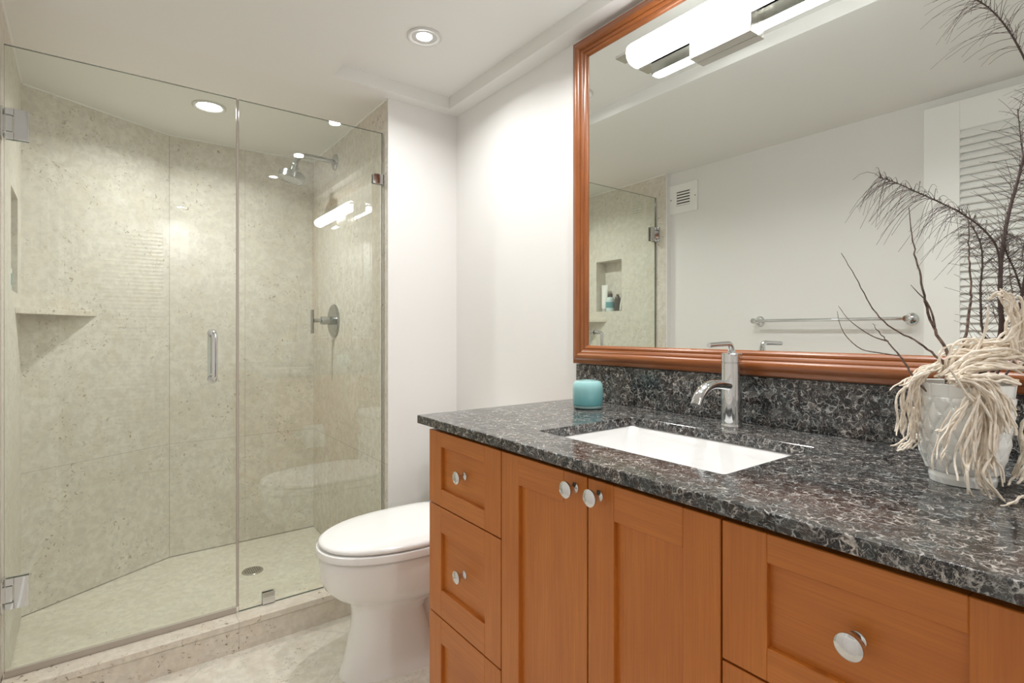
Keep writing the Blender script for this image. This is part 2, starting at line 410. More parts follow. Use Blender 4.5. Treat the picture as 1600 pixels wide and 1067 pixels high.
# shower head
ys = 2.75
sh = thing('overhead_shower', 'chrome shower head on a bent arm high on the stone wall', 'shower', (-.332, ys, 2.0))
obj('wall_flange', MB().lathe([(0, 0), (.041, 0), (.041, .004), (.034, .010), (.014, .012), (0, .012)], (-.332, ys, 2.0), '-x'), M_satin, sh)
arm = smooth_path([(-.334, ys, 2.0), (-.40, ys, 2.003), (-.465, ys, 2.004), (-.500, ys, 1.998), (-.522, ys, 1.978), (-.533, ys, 1.955)], 30)
obj('shower_arm', MB().tube(arm, .0115, 14), M_satin, sh)
Rh = Matrix.Rotation(radians(14), 4, 'Y')
obj('spray_head', MB().lathe([(0, .075), (.012, .075), (.016, .066), (.014, .058), (.016, .052), (.020, .050), (.020, .026), (.028, .020), (.058, .017), (.062, .012), (.062, -.016), (.058, -.020), (.050, -.020), (.049, -.018), (0, -.018)],
    (-.548, ys, 1.888), M=Rh), M_satin, sh, label='round brushed spray head')
sv = thing('shower_valve', 'chrome round shower valve with bar lever on the stone wall', 'shower valve', (-.332, ys+.02, 1.178))
yv = ys+.02
obj('wall_plate', MB().lathe([(0, 0), (.086, 0), (.086, .004), (.080, .010), (.030, .013), (.0, .013)], (-.332, yv, 1.178), '-x', 48), M_satin, sv)
obj('valve_stem', MB().lathe([(0, .012), (.021, .012), (.021, .064), (.019, .068), (.010, .070), (.010, .105), (0, .105)], (-.332, yv, 1.178), '-x', 28), M_satin, sv)
obj('bar_lever', MB().tube([(-.4435, yv, 1.232), (-.4435, yv, 1.172), (-.4435, yv, 1.112)], .008, 14), M_satin, sv)
dr = thing('shower_drain', 'small round chrome drain grate in the stone shower floor', 'drain', (-.731, 2.72, -.004))
obj('drain_ring', MB().lathe([(.036, -.004), (.036, .001), (.044, .001), (.046, -.001), (.046, -.004)], (-.731, 2.72, 0), cap=(False, False)), M_nickel, dr)
m = MB(); m.lathe([(0, -.003), (.0365, -.003), (.0365, -.0025), (0, -.0025)], (-.731, 2.72, 0))
obj('drain_shade_disc', m, M_dark, dr)  # flat dark disc painted as the shade below the grate
m = MB(); random.seed(4)
for k in range(-4, 5):
    h = sqrt(max(0, .036**2-(k*.0085)**2))
    m.box(-.731+k*.0085-.0022, -.731+k*.0085+.0022, 2.72-h, 2.72+h, -.002, .001); m.box(-.731-h, -.731+h, 2.72+k*.0085-.0016, 2.72+k*.0085+.0016, -.002, .0008)
obj('grate', m, M_nickel, dr)
# corner shelf and the bottles of the niche
wl = lambda y, off=0.0: (P0.x+(P1.x-P0.x)*(y-P0.y)/(P1.y-P0.y)+off, y)
cs = MB().prism([wl(2.575, .0005), (P1.x+.0008, P1.y-.0008), (-1.3125, 2.963)], 1.188, 1.209, .0015)
tag(obj('corner_shelf', cs, M_stone_plain, loc=(-1.5, 2.8, 1.188)), 'beige stone corner shelf in the shower below the niche', 'shelf')
xn = lambda y: wl(y)[0]-.045
M_white = plain('white_plastic', (.82, .82, .80), .3); M_teal = plain('teal_label', (.10, .30, .33), .4); M_brown = plain('dark_brown_plastic', (.045, .030, .02), .25)
t = thing('shampoo_tube', 'tall white tube in the shower niche, furthest in of the row', 'tube', (xn(2.635), 2.635, nz0))
obj('tube_body', MB().rings([[(xn(2.635)+a*cos(q), 2.635+b*sin(q), z) for q in [2*pi*k/24 for k in range(24)]] for a, b, z in ((.018, .022, nz0+.022), (.018, .025, nz0+.05), (.010, .028, nz0+.14), (.002, .030, nz0+.19))]), M_white, t)
obj('cap', MB().lathe([(0, 0), (.018, 0), (.018, .022), (0, .022)], (xn(2.635), 2.635, nz0)), plain('grey_cap', (.5, .5, .48), .4), t)
def bottle(name, label, y, xo, prof, mat, capprof, capmat, lab=None):
    c = (xn(y)+xo, y, nz0); t = thing(name, label, 'bottle', c)
    obj('bottle_body', MB().lathe(prof, c, n=28), mat, t); obj('cap', MB().lathe(capprof, c, n=24), capmat, t)
    if lab: obj('label_band', MB().lathe(lab[0], c, n=28, cap=(False, False)), lab[1], t)
bottle('lotion_bottle', 'white bottle with teal label and brown cap in the shower niche', 2.574, .006, [(0, 0), (.028, 0), (.031, .006), (.031, .080), (.024, .096), (.012, .103), (0, .103)], plain('pale_blue_bottle', (.55, .66, .66), .2),
       [(0, .102), (.017, .102), (.017, .122), (.012, .127), (0, .127)], M_brown, ([(.0316, .025), (.0316, .066)], M_teal))
bottle('pump_bottle', 'slim dark brown bottle in the shower niche beside the razor', 2.512, -.004, [(0, 0), (.020, 0), (.021, .004), (.021, .085), (.015, .100), (.009, .106), (0, .106)], M_brown, [(0, .105), (.010, .105), (.010, .118), (0, .118)], plain('brown_cap', (.12, .07, .04), .4))
y0 = 2.474; x0 = xn(y0)
t = thing('razor', 'white razor leaning upright in the shower niche beside the dark bottle', 'razor', (x0, y0, nz0))
obj('razor_handle', MB().tube(smooth_path([(x0+.012, y0, nz0+.005), (x0+.006, y0-.004, nz0+.06), (x0-.01, y0-.012, nz0+.125), (x0-.02, y0-.020, nz0+.16)], 16), .0055, 10), M_white, t)
obj('razor_blade_head', MB().box(x0-.03, x0-.012, y0-.042, y0+.004, nz0+.158, nz0+.168, .002), M_white, t)

# ------------------------------------------------------------------ vanity cabinet
XF = -.58; V0, V1 = .083, 1.2576; CT, CTH = .900, .021
vc = thing('vanity_cabinet', 'orange-brown wooden bathroom vanity cabinet with recessed panel drawers and doors', 'cabinet', (-.28, .67, 0))
m = MB(); xs = XF+.021
m.box(xs, -.004, V1-.018, V1-.002, .09, .872, grain='z'); m.box(xs, -.004, V0+.002, V0+.018, .09, .872, grain='z')
m.box(xs, -.004, V0+.018, V1-.018, .09, .108, grain='y'); m.box(-.016, -.004, V0+.018, V1-.018, .108, .60, grain='z')
for y in (.9304, .4107): m.box(xs, -.02, y-.009, y+.009, .108, .872, grain='z')
m.box(xs, xs+.018, V0+.018, V1-.018, .858, .872, grain='y')
m.box(XF+.08, XF+.10, V0+.02, V1-.02, 0.0, .09, grain='y'); m.box(XF+.10, -.02, V0+.02, V0+.04, 0, .09); m.box(XF+.10, -.02, V1-.04, V1-.02, 0, .09)
obj('carcass', m, M_cab, vc)
m = MB(); m.box(xs-.0006, xs+.0006, V0+.003, V1-.003, .10, .871); obj('gap_shade_sheet', m, M_dark, vc, label='dark sheet painted as shade behind the fronts')  # thin dark sheet paints the shade seen between the fronts
def front(y0, y1, z0, z1, st, rt, rb, vertical):
    """frame and recessed panel; y0 < y1; rails rt (top), rb (bottom)"""
    m = MB(); g = .0016; y0 += g; y1 -= g; z0 += g; z1 -= g
    x0, x1 = XF, XF+.0195; b = .0011
    m.box(x0, x1, y0, y0+st, z0, z1, b, 'z', 1); m.box(x0, x1, y1-st, y1, z0, z1, b, 'z', 1)
    m.box(x0, x1, y0+st, y1-st, z1-rt, z1, b, 'y', 1); m.box(x0, x1, y0+st, y1-st, z0, z0+rb, b, 'y', 1)
    m.box(x0+.0095, x0+.016, y0+st-.004, y1-st+.004, z0+rb-.004, z1-rt+.004, 0, 'z' if vertical else 'y')
    return m
def knob(y, z, xb):
    m = MB().lathe([(0, 0), (.0095, 0), (.0098, .002), (.0070, .005), (.0055, .010), (.0065, .016), (.0135, .020), (.0152, .023), (.0150, .0255), (.0120, .0275), (.006, .0284), (0, .0286)], (xb, y, z), '-x', 32)
    return m
ZD = (.866, .673, .389, .105)
for (a, b) in ((.9304, V1), (V0, .4107)):
    for k in range(3):
        z1, z0 = ZD[k], ZD[k+1]
        rt, rb = (.038, .043) if k == 0 else (.064, .070)
        d = obj('drawer', front(a, b, z0, z1, .062, rt, rb, False), M_cab, vc)
        zc = (z1-rt+z0+rb)/2
        obj('knob', knob((a+b)/2, zc, XF+.0095), M_chrome, d, label='chrome mushroom knob')
for (a, b, ky) in ((.6687, .9304, .700), (.4107, .6687, .640)):
    d = obj('door', front(a, b, .105, .866, .060, .060, .075, True), M_cab, vc)
    obj('knob', knob(ky, .840, XF), M_chrome, d, label='chrome mushroom knob')
# countertop with sink cut-out
SX0, SX1, SY0, SY1 = -.488, -.172, .462, .914
CX0, CY0, CY1 = -.603, .060, 1.282
m = MB(); bm = m.bm
def ring(x0, x1, y0, y1, r, z, n=5):
    out = []
    for cx, cy, a in ((x1-r, y1-r, 0), (x0+r, y1-r, pi/2), (x0+r, y0+r, pi), (x1-r, y0+r, 3*pi/2)):
        for k in range(n+1): out.append((cx+r*cos(a+pi/2*k/n), cy+r*sin(a+pi/2*k/n), z))
    return out
zt, zb, cb = CT, CT-CTH, .0022
R = [ring(SX0, SX1, SY0, SY1, .006, zb), ring(SX0, SX1, SY0, SY1, .006, zt-.001), ring(SX0-.001, SX1+.001, SY0-.001, SY1+.001, .007, zt),
     ring(CX0+cb, -.001, CY0+cb, CY1-cb, .002, zt), ring(CX0+.0007, -.001, CY0+.0007, CY1-.0007, .002, zt-.0008), ring(CX0, -.001, CY0, CY1, .002, zt-cb), ring(CX0, -.001, CY0, CY1, .002, zb), ring(SX0, SX1, SY0, SY1, .006, zb)]
m.rings(R, (False, False)); bmesh.ops.remove_doubles(bm, verts=bm.verts[:], dist=1e-5)
ct = obj('countertop', m, M_granite, loc=(-.3, .67, zb), ang=25)
tag(ct, 'polished dark speckled granite countertop on the wooden vanity', 'countertop')
bs = obj('backsplash', MB().box(-.020, -.0005, CY0, CY1, CT+.0003, 1.014, .0015), M_granite, loc=(-.01, .67, CT))
tag(bs, 'low dark speckled granite backsplash behind the faucet', 'backsplash')
# sink
sk = thing('undermount_sink', 'white rectangular undermount sink set into the granite countertop', 'sink', (-.33, .688, .75))
zr = zb-.0008
R = [ring(SX0-.020, SX1+.020, SY0-.020, SY1+.020, .02, zr), ring(SX0-.004, SX1+.004, SY0-.004, SY1+.004, .022, zr), ring(SX0-.001, SX1+.001, SY0-.001, SY1+.001, .024, zr-.003)]
for q in range(1, 7):
    a = q/6; R.append(ring(SX0+.002+.020*a*a, SX1-.002-.020*a*a, SY0+.002+.020*a*a, SY1-.002-.020*a*a, .03+.02*a, zr-.004-.095*a))
for q in range(1, 6):
    a = q/5*pi/2; R.append(ring(SX0+.022+.05*(1-cos(a)), SX1-.022-.05*(1-cos(a)), SY0+.022+.05*(1-cos(a)), SY1-.022-.05*(1-cos(a)), .05, zr-.099-.026*sin(a)))
R.append(ring(-.345, -.315, .673, .703, .0149, zr-.134))
outer = [ring(-.36, -.30, .66, .72, .02, zr-.150), ring(SX0+.03, SX1-.03, SY0+.03, SY1-.03, .05, zr-.138), ring(SX0-.008, SX1+.008, SY0-.008, SY1+.008, .03, zr-.10), ring(SX0-.020, SX1+.020, SY0-.020, SY1+.020, .02, zr-.012), ring(SX0-.020, SX1+.020, SY0-.020, SY1+.020, .02, zr)]
m = MB(); m.rings(R+outer, (False, False)); bmesh.ops.remove_doubles(m.bm, verts=m.bm.verts[:], dist=1e-5)
obj('basin', m, M_ceramic, sk, ang=50)
obj('sink_drain', MB().lathe([(0, 0), (.021, 0), (.021, .003), (.016, .005), (0, .006)], (-.33, .688, zr-.134)), M_chrome, sk)
# faucet
fx, fy = -.082, .690
fc = thing('faucet', 'chrome single-lever faucet standing behind the sink', 'faucet', (fx, fy, CT))
obj('faucet_body', MB().lathe([(0, .0003), (.0255, .0003), (.0255, .004), (.0235, .007), (.0232, .1475), (.0222, .1485), (.0222, .1500), (.0234, .151), (.0234, .1695), (.0215, .1715), (0, .1722)], (fx, fy, CT), n=48), M_chrome, fc)
sp = smooth_path([(fx-.006, fy, CT+.094), (fx-.055, fy, CT+.1005), (fx-.085, fy, CT+.101), (fx-.110, fy, CT+.094), (fx-.130, fy, CT+.079), (fx-.142, fy, CT+.060)], 26)
obj('spout', MB().tube(sp, .0135, 20, ell=.82), M_chrome, fc)
lv = [Vector((fx, fy, CT+.170)), Vector((fx, fy, CT+.180))] + arc((fx-.014, fy, CT+.180), .014, 0, pi/2, 8) + [Vector((fx-.045, fy, CT+.1932)), Vector((fx-.094, fy, CT+.1915))]
m = MB().tube(lv, lambda q: .0068-.0012*q, 14); m.lathe([(0, 0), (.0098, 0), (.0092, .004), (.0070, .009), (0, .009)], (fx, fy, CT+.1718), n=20)
obj('lever', m, M_chrome, fc)
# candle jar
cx, cy = -.150, 1.098
cj = thing('candle_holder', 'rounded turquoise glass candle holder on the countertop by the wall', 'candle holder', (cx, cy, CT))
tm = NT('turquoise_glass'); z = tm.n('ShaderNodeSeparateXYZ', Vector=tm.coord()).outputs[2]
tm.set(Base__Color=tm.ramp(tm.math('DIVIDE', z, .09), [(.1, (.10, .34, .37)), (.55, (.24, .52, .54)), (.95, (.42, .70, .71))]), Roughness=.08, Subsurface__Weight=.25, Subsurface__Radius=(.02, .03, .03), Coat__Weight=.5, Coat__Roughness=.03)
obj('glass_dome', MB().lathe([(0, .009), (.038, .009), (.0425, .012), (.0438, .030), (.0440, .056), (.0425, .070), (.037, .0785), (.027, .081), (.018, .0795), (0, .0785)], (cx, cy, CT), n=48), tm.m, cj)
obj('glass_foot', MB().lathe([(0, .0004), (.036, .0004), (.0415, .003), (.0425, .007), (.0415, .0105), (.036, .012), (0, .0088)], (cx, cy, CT), n=48), plain('pale_turquoise_glass', (.45, .68, .68), .05, IOR=1.5, Transmission__Weight=.6), cj, label='clear turquoise glass foot')

# ------------------------------------------------------------------ mirror
MY0, MY1, MZ0, MZ1 = .050, 1.293, 1.0165, 2.079
wm = thing('wall_mirror', 'large wall mirror in a reddish-brown moulded wooden frame above the vanity', 'mirror', (-.02, .67, MZ0))
obj('mirror_glass', MB().box(-.0122, -.002, MY0+.05, MY1-.05, MZ0+.05, MZ1-.05), M_mirror, wm, smooth=False)
prof = [(0, .0005), (0, .022), (.003, .026), (.009, .0275), (.0125, .0275), (.0135, .0300), (.0175, .0335), (.0225, .0355), (.0285, .0355), (.0335, .0330), (.0365, .0295), (.0370, .0270), (.0395, .0275), (.0425, .0262), (.0465, .0235), (.0480, .0205), (.0495, .0215), (.0535, .0215), (.0570, .0195), (.0590, .0165), (.0605, .0135), (.0605, .0125), (.06, .0005)]
m = MB(); R = []
for (ay, az, sy, sz) in ((MY0, MZ0, 1, 1), (MY1, MZ0, -1, 1), (MY1, MZ1, -1, -1), (MY0, MZ1, 1, -1)):
    R.append([(-d, ay+sy*a, az+sz*a) for a, d in prof])
n = len(prof)
for k in range(4):
    V = [[m.bm.verts.new(p) for p in R[k]], [m.bm.verts.new(p) for p in R[(k+1) % 4]]]
    fs = [m.bm.faces.new((V[0][i], V[0][(i+1) % n], V[1][(i+1) % n], V[1][i])) for i in range(n)]
    m._mark(fs, 'y' if k % 2 == 0 else 'z')
bmesh.ops.recalc_face_normals(m.bm, faces=m.bm.faces[:])
obj('mirror_frame', m, M_frame, wm, ang=28)

# ------------------------------------------------------------------ vanity light
vl = thing('vanity_light', 'long frosted tube vanity light in brushed nickel mounted on the mirror', 'wall light', (-.0125, .67, 1.90))
LY0, LY1, LZ = .335, 1.005, 1.907
obj('canopy_box', MB().box(-.043, -.0124, .664, .832, 1.834, 1.93, .002), M_nickel, vl)
m = MB(); m.box(-.052, -.0435, LY0, LY1, LZ-.026, LZ+.032, .001); m.box(-.086, -.0435, LY0-.045, LY1+.045, LZ+.004, LZ+.0125, .001)
obj('back_bar', m, M_nickel, vl)
R = []
for y, k in ((LY0-.001, .80), (LY0+.006, .97), (LY0+.014, 1.0), (LY1-.014, 1.0), (LY1-.006, .97), (LY1+.001, .80)):
    R.append([(-.0525-.047*k*sin(q)**.85 if sin(q) > 1e-6 else -.0525, y, LZ+.034*k*cos(q)) for q in [pi*j/20 for j in range(21)]])
obj('frosted_tube', MB().rings(R), M_glow, vl, label='glowing frosted white tube shade')

# ------------------------------------------------------------------ vent and towel bar on the left wall
vt = thing('wall_vent', 'small white louvred air vent high on the white wall', 'vent', (XL, 1.962, 1.85))
m = MB(); a, b, c, d = 1.855, 2.054, 1.845, 2.022
for q in ((a, b, d-.045, d), (a, b, c, c+.045), (a, a+.052, c+.045, d-.045), (b-.052, b, c+.045, d-.045)): m.box(XL+.0004, XL+.009, *q, .0015)
obj('vent_frame', m, M_trim, vt)
m = MB(); m.box(XL+.0003, XL+.0012, a+.05, b-.05, c+.043, d-.043); obj('vent_shade_sheet', m, M_dark, vt)  # dark sheet on the wall, painted as the shade behind the louvres
m = MB()
for k in range(5):
    m.box(a+.05 if False else XL+.0015, XL+.0028, a+.052, b-.052, c+.048+k*.017, c+.058+k*.017)
obj('louvre', m, M_trim, vt)
for y in (a+.014, b-.014): obj('screw', MB().lathe([(0, .009), (.004, .009), (.004, .0105), (0, .011)], (XL, y, (c+d)/2), 'x', 12), M_nickel, vt)
tb = thing('towel_bar', 'long chrome towel bar on the white wall seen in the mirror', 'towel bar', (XL, 1.14, 1.177))
ya, yb2, xt = .80, 1.477, XL+.062
obj('rail', MB().tube([(xt, ya-.014, 1.177), (xt, 1.1, 1.177), (xt, yb2+.014, 1.177)], .008, 16), M_chrome, tb)
for y in (ya, yb2):
    m = MB().lathe([(0, .0003), (.026, .0003), (.026, .004), (.021, .009), (.0115, .010), (.0115, .050), (.0140, .052), (.0140, .074), (.012, .076), (0, .076)], (XL, y, 1.177), 'x', 28)
    obj('post', m, M_chrome, tb)

# ------------------------------------------------------------------ toilet
ty = 1.702
tl = thing('toilet', 'white elongated toilet with closed lid between the vanity and the shower', 'toilet', (-.36, ty, 0))
def egg(xf, xb, w, z, n=48, p=2.25, back=.80, cx=None):
    """plan outline: front tip xf, back xb, half width w; blunt back"""
    xm = xb+(xf-xb)*.42 if cx is None else cx; out = []
    for k in range(n):
        a = 2*pi*k/n; c, s_ = cos(a), sin(a)
        if c < 0: x = xm+(xf-xm)*abs(c)**(2/2.15)*1; 
        else: x = xm+(xb-xm)*abs(c)**(2/3.6)
        e = 2/2.15 if c < 0 else 2/3.6
        out.append((x, ty+w*(1 if s_ >= 0 else -1)*abs(s_)**e, z))
    return out
# bowl and pedestal
R = [egg(-.668, -.10, .112, 0), egg(-.668, -.10, .112, .008), egg(-.662, -.16, .108, .022), egg(-.650, -.33, .103, .05), egg(-.640, -.365, .100, .09), egg(-.628, -.385, .096, .15), egg(-.624, -.395, .095, .195), egg(-.628, -.375, .101, .222),
     egg(-.640, -.30, .114, .240), egg(-.662, -.20, .138, .256), egg(-.690, -.14, .160, .275), egg(-.713, -.11, .176, .300), egg(-.725, -.10, .184, .332), egg(-.728, -.10, .187, .368), egg(-.728, -.10, .187, .390), egg(-.723, -.10, .184, .398), egg(-.715, -.10, .178, .401), egg(-.690, -.12, .158, .402)]
obj('bowl', MB().rings(R), M_ceramic, tl, ang=60)
m = MB()                                          # trapway bulge at the rear foot
R = [[(-.255+.17*cos(q)*k, ty+.112*k2*sin(q), z) for q in [2*pi*j/40 for j in range(40)]] for k, k2, z in ((1, 1.08, 0), (1, 1.08, .012), (.97, .95, .03), (.92, .62, .06), (.88, .55, .12), (.85, .55, .20), (.9, .62, .28))]
obj('foot', m.rings(R), M_ceramic, tl, ang=60)
R = [egg(-.725, -.19, .183, .4085), egg(-.735, -.19, .191, .409), egg(-.737, -.19, .192, .412), egg(-.737, -.19, .192, .429), egg(-.734, -.19, .190, .432), egg(-.70, -.21, .16, .432)]
obj('seat', MB().rings(R), M_seat, tl, ang=50)
R = [egg(-.715, -.20, .176, .4345), egg(-.727, -.20, .186, .437), egg(-.730, -.20, .188, .442), egg(-.727, -.20, .186, .449), egg(-.715, -.21, .178, .4545), egg(-.66, -.24, .145, .458), egg(-.55, -.28, .08, .4595)]
obj('lid', MB().rings(R), M_seat, tl, ang=60)
for s_ in (-1, 1): obj('hinge', MB().box(-.215, -.180, ty+s_*.075-.014, ty+s_*.075+.014, .4335, .462, .005), M_seat, tl)
def rrect(x0, x1, w, r, z): return ring(x0, x1, ty-w, ty+w, r, z, 6)
R = [rrect(-.235, -.022, .198, .05, .395), rrect(-.232, -.022, .200, .05, .42), rrect(-.222, -.020, .204, .045, .47), rrect(-.216, -.018, .208, .04, .56), rrect(-.214, -.016, .212, .04, .68)]
obj('tank', MB().rings(R), M_ceramic, tl, ang=60)
R = [rrect(-.220, -.012, .217, .042, .681), rrect(-.224, -.010, .221, .044, .686), rrect(-.224, -.010, .221, .044, .703), rrect(-.219, -.014, .216, .042, .709), rrect(-.19, -.04, .19, .04, .711)]
obj('tank_lid', MB().rings(R), M_ceramic, tl, ang=50)
# toilet roll on the end panel of the vanity
hx, hz = -.385, .56
th = thing('toilet_roll_holder', 'chrome toilet roll holder on the end panel of the vanity, seen in the glass', 'toilet roll holder', (hx, V1, hz))
m = MB(); m.lathe([(0, .0003), (.022, .0003), (.022, .006), (.008, .008), (.008, .058), (0, .060)], (hx-.072, V1-.002, hz), 'y', 24); m.tube([(hx-.072, V1+.053, hz), (hx, V1+.053, hz), (hx+.062, V1+.053, hz)], .0065, 12)
obj('holder_arm', m, M_chrome, th)
m = MB().lathe([(.0195, -.05), (.050, -.05), (.052, -.048), (.052, .048), (.050, .05), (.0195, .05), (.0195, -.05)], (hx, V1+.053-.0125, hz), 'x', 40, cap=(False, False))
m.box(hx-.05, hx+.05, V1+.053-.0125+.0515, V1+.053-.0125+.0522, hz-.06, hz)
tag(obj('toilet_roll', m, plain('tissue_paper', (.86, .855, .84), .9), loc=(hx, V1+.04, hz)), 'white toilet paper roll hanging beside the toilet, reflected in the shower glass', 'toilet paper')

# ------------------------------------------------------------------ pot and dried stems
px_, py_ = -.243, .228; PH = .147
pot = thing('flower_pot', 'white pressed glass pot with diamond relief holding dried stems on the countertop', 'pot', (px_, py_, CT))
m = MB(); NA, NZ = 242, 96; R = []
def potr(h):
    pr = [(0, .0385), (.010, .040), (.016, .0385), (.030, .0445), (.050, .0495), (.080, .0525), (.115, .0555), (.147, .0590)]
    for (a, ra), (b, rb) in zip(pr, pr[1:]):
        if h <= b: q = (h-a)/(b-a); return ra+(rb-ra)*q
    return pr[-1][1]
R.append([(px_+.030*cos(2*pi*k/NA), py_+.030*sin(2*pi*k/NA), CT+.0006) for k in range(NA)])
for j in range(NZ+1):
    h = .0006+(PH-.0006)*j/NZ; ringp = []
    for k in range(NA):
        a = 2*pi*k/NA; r = potr(h)
        if .018 < h < .128:
            u_ = a/(2*pi)*16; v_ = h/.0205
            p = (u_+v_*.5) % 1; q = (u_-v_*.5) % 1
            e = min(p, 1-p, q, 1-q)
            r += .0012*min(1, e/.10) + .0034*min(p, q)
        elif h >= .130: r += .0008*(1 if (a/(2*pi)*16) % 1 < .88 else 0)
        ringp.append((px_+r*cos(a), py_+r*sin(a), CT+h))
    R.append(ringp)
for rr, h in ((.0565, PH+.0008), (.054, PH), (.052, .11), (.047, .085)):
    R.append([(px_+rr*cos(2*pi*k/NA), py_+rr*sin(2*pi*k/NA), CT+h) for k in range(NA)])
mg = NT('milky_pressed_glass'); mg.set(Base__Color=(.92, .95, .94, 1), Roughness=.08, Subsurface__Weight=.25, Subsurface__Radius=(.01, .01, .01), Coat__Weight=.6, Coat__Roughness=.04)
obj('pot_body', m.rings(R, (True, False)), mg.m, pot, ang=30)
obj('pot_filler', MB().lathe([(0, .100), (.049, .095), (.049, .09), (0, .09)], (px_, py_, CT), n=30), plain('dry_moss', (.16, .12, .08), .95), pot, label='dry filler inside the pot')
DP = (Vector((px_, py_, 0))-CAM).dot(_FWD)
M_twig = NT('twig_bark'); M_twig.set(Base__Color=M_twig.ramp(M_twig.noise(M_twig.coord(), 160, 3), [(.35, (.06, .04, .032)), (.7, (.26, .18, .145))]), Roughness=.7)
M_dtwig = plain('dark_dry_stem', (.075, .05, .044), .7)
tc = NT('cream_tassel'); tc.set(Base__Color=tc.ramp(tc.noise(tc.coord(), 120, 3), [(.3, (.72, .62, .50)), (.58, (.88, .81, .71))]), Roughness=.85)
tc.bump(tc.noise(tc.coord(), 900, 2), .6, .001); M_cream = tc.m
inpot = lambda a, r, h=.108: (px_+r*cos(a), py_+r*sin(a), CT+h)
def P(lst, d0=0.0, d1=0.0):
    n = len(lst)-1; return [at(u, v, DP+d0+(d1-d0)*i/n) for i, (u, v) in enumerate(lst)]
def twig(label, base, pts, r0, r1, branches=(), mat=None, d=(0, 0)):
    m = MB(); path = smooth_path([base]+P(pts, *d), 34); rnd = random.Random(len(label)*7+int(pts[0][0]))
    path = [p+Vector((rnd.gauss(0, .0006), rnd.gauss(0, .0006), rnd.gauss(0, .0004))) for p in path]
    m.tube(path, r0, 7, r1=r1)
    o = tag(obj('bare_twig', m, mat or M_twig.m, loc=base), label, 'dried twig', 'dried stems in the pot')
    for b in branches:
        mb = MB(); q = smooth_path(P(b, d[1]*.8, d[1]), 18); mb.tube(q, r0*.55, 6, r1=r1*.8); obj('side_twig', mb, mat or M_twig.m, o)
    return o
twig('longest bare twig, curving out sideways to a fine tip above the towel bar', inpot(2.2, .02), [(1477, 575), (1462, 556), (1432, 533), (1392, 511), (1362, 480), (1340, 440), (1316, 396)], .0021, .0004, d=(0, -.02))
twig('low forked twig leaning over the left rim of the pot towards the mirror frame', inpot(3.0, .042), [(1436, 600), (1418, 573), (1400, 549), (1386, 534), (1372, 516), (1363, 505)], .0020, .0004,
     ([(1386, 533), (1365, 526), (1345, 514), (1325, 498), (1310, 478)], [(1406, 556), (1372, 551), (1345, 545), (1322, 525), (1312, 505), (1308, 486)]), d=(0, .03))
twig('pale banded twig rising straight up from the left half of the pot', inpot(1.6, .015), [(1484, 585), (1479, 550), (1462, 518), (1448, 480), (1440, 440), (1430, 400), (1426, 370), (1419, 325)], .0030, .0005,
     ([(1462, 520), (1457, 492), (1447, 470), (1436, 459), (1423, 445)],), d=(0, -.01))
twig('straight brown twig rising from the middle of the pot before the louvred door', inpot(.8, .02), [(1501, 560), (1508, 525), (1515, 480), (1518, 455), (1515, 410), (1514, 378), (1512, 340)], .0026, .0006, d=(0, .01))
def plume(label, base, pts, r0, r1, n_hair, seed, hair=.09, start=.15, droop=.35, d=(0, 0), side=0):
    path = smooth_path([base]+P(pts, *d), 60); m = MB(); m.tube(path, r0, 7, r1=r1)
    o = tag(obj('feathery_stem', m, M_dtwig, loc=base), label, 'dried stem', 'dried stems in the pot')
    rnd = random.Random(seed); hm = MB()
    for k in range(n_hair):
        q = start+(1-start)*(k+rnd.random())/n_hair; f = q*60; i = min(int(f), 59); p = path[i].lerp(path[i+1], f-i)
        t = (path[min(i+1, 60)]-path[max(i-1, 0)]).normalized()
        a = rnd.uniform(0, 2*pi); x = t.cross(Vector((0, 0, 1))); x = x if x.length > .1 else t.cross(Vector((0, 1, 0))); x.normalize(); y = t.cross(x)
        dv = (x*cos(a)+y*sin(a)+t*rnd.uniform(.5, 1.3)).normalized(); Lh = hair*rnd.uniform(.5, 1.15)*(1-.35*q)
        hp = [p+dv*(Lh*s_)+Vector((0, 0, -1))*(droop*Lh*s_*s_) for s_ in (0, .25, .5, .75, 1)]
        hm.tube(hp, .00038, 4, r1=.0002, cap=False)
    h = obj('needles', hm, M_dtwig, o, label='fine hair-like needles'); h['kind'] = 'stuff'
    bm_ = MB()
    for k in range(46):
        f = 6+k*54/46; i = min(int(f), 59); p = path[i]; a = k*2.4; rr = r0+(r1-r0)*i/60
        bm_.lathe([(0, 0), (.0011, .0004), (.0008, .0018), (0, .0024)], p+Vector((cos(a)*rr, sin(a)*rr, 0)), n=5)
    obj('buds', bm_, M_dtwig, o)['kind'] = 'stuff'
    return o
plume('tallest dark feathery stem at the right of the arrangement, thick at its foot', inpot(.1, .03), [(1562, 530), (1563, 480), (1563, 430), (1567, 385), (1577, 330), (1592, 275), (1606, 215), (1615, 150)], .0036, .0016, 170, 3, .085, .12, .15, d=(.01, .02))
plume('pinkish feathery stem arching far to the left across the louvred door reflection', inpot(.5, .028), [(1556, 540), (1561, 460), (1560, 395), (1540, 362), (1505, 335), (1470, 317), (1430, 299), (1396, 284), (1372, 277)], .0019, .0005, 150, 5, .075, .36, .75, d=(.0, -.03))
plume('thin dark feathery stem between the brown twig and the tallest stem', inpot(1.0, .03), [(1534, 550), (1533, 500), (1532, 450), (1535, 410), (1531, 378), (1516, 348)], .0021, .0007, 75, 8, .07, .15, .2, d=(.02, .03))
plume('high feathery stem bending over at the very top with long drooping hairs', inpot(-.2, .03), [(1580, 520), (1604, 420), (1618, 300), (1622, 190), (1607, 110), (1585, 62), (1560, 27), (1535, 5), (1510, -8)], .0026, .0006, 80, 13, .10, .62, .45, d=(.02, -.02))
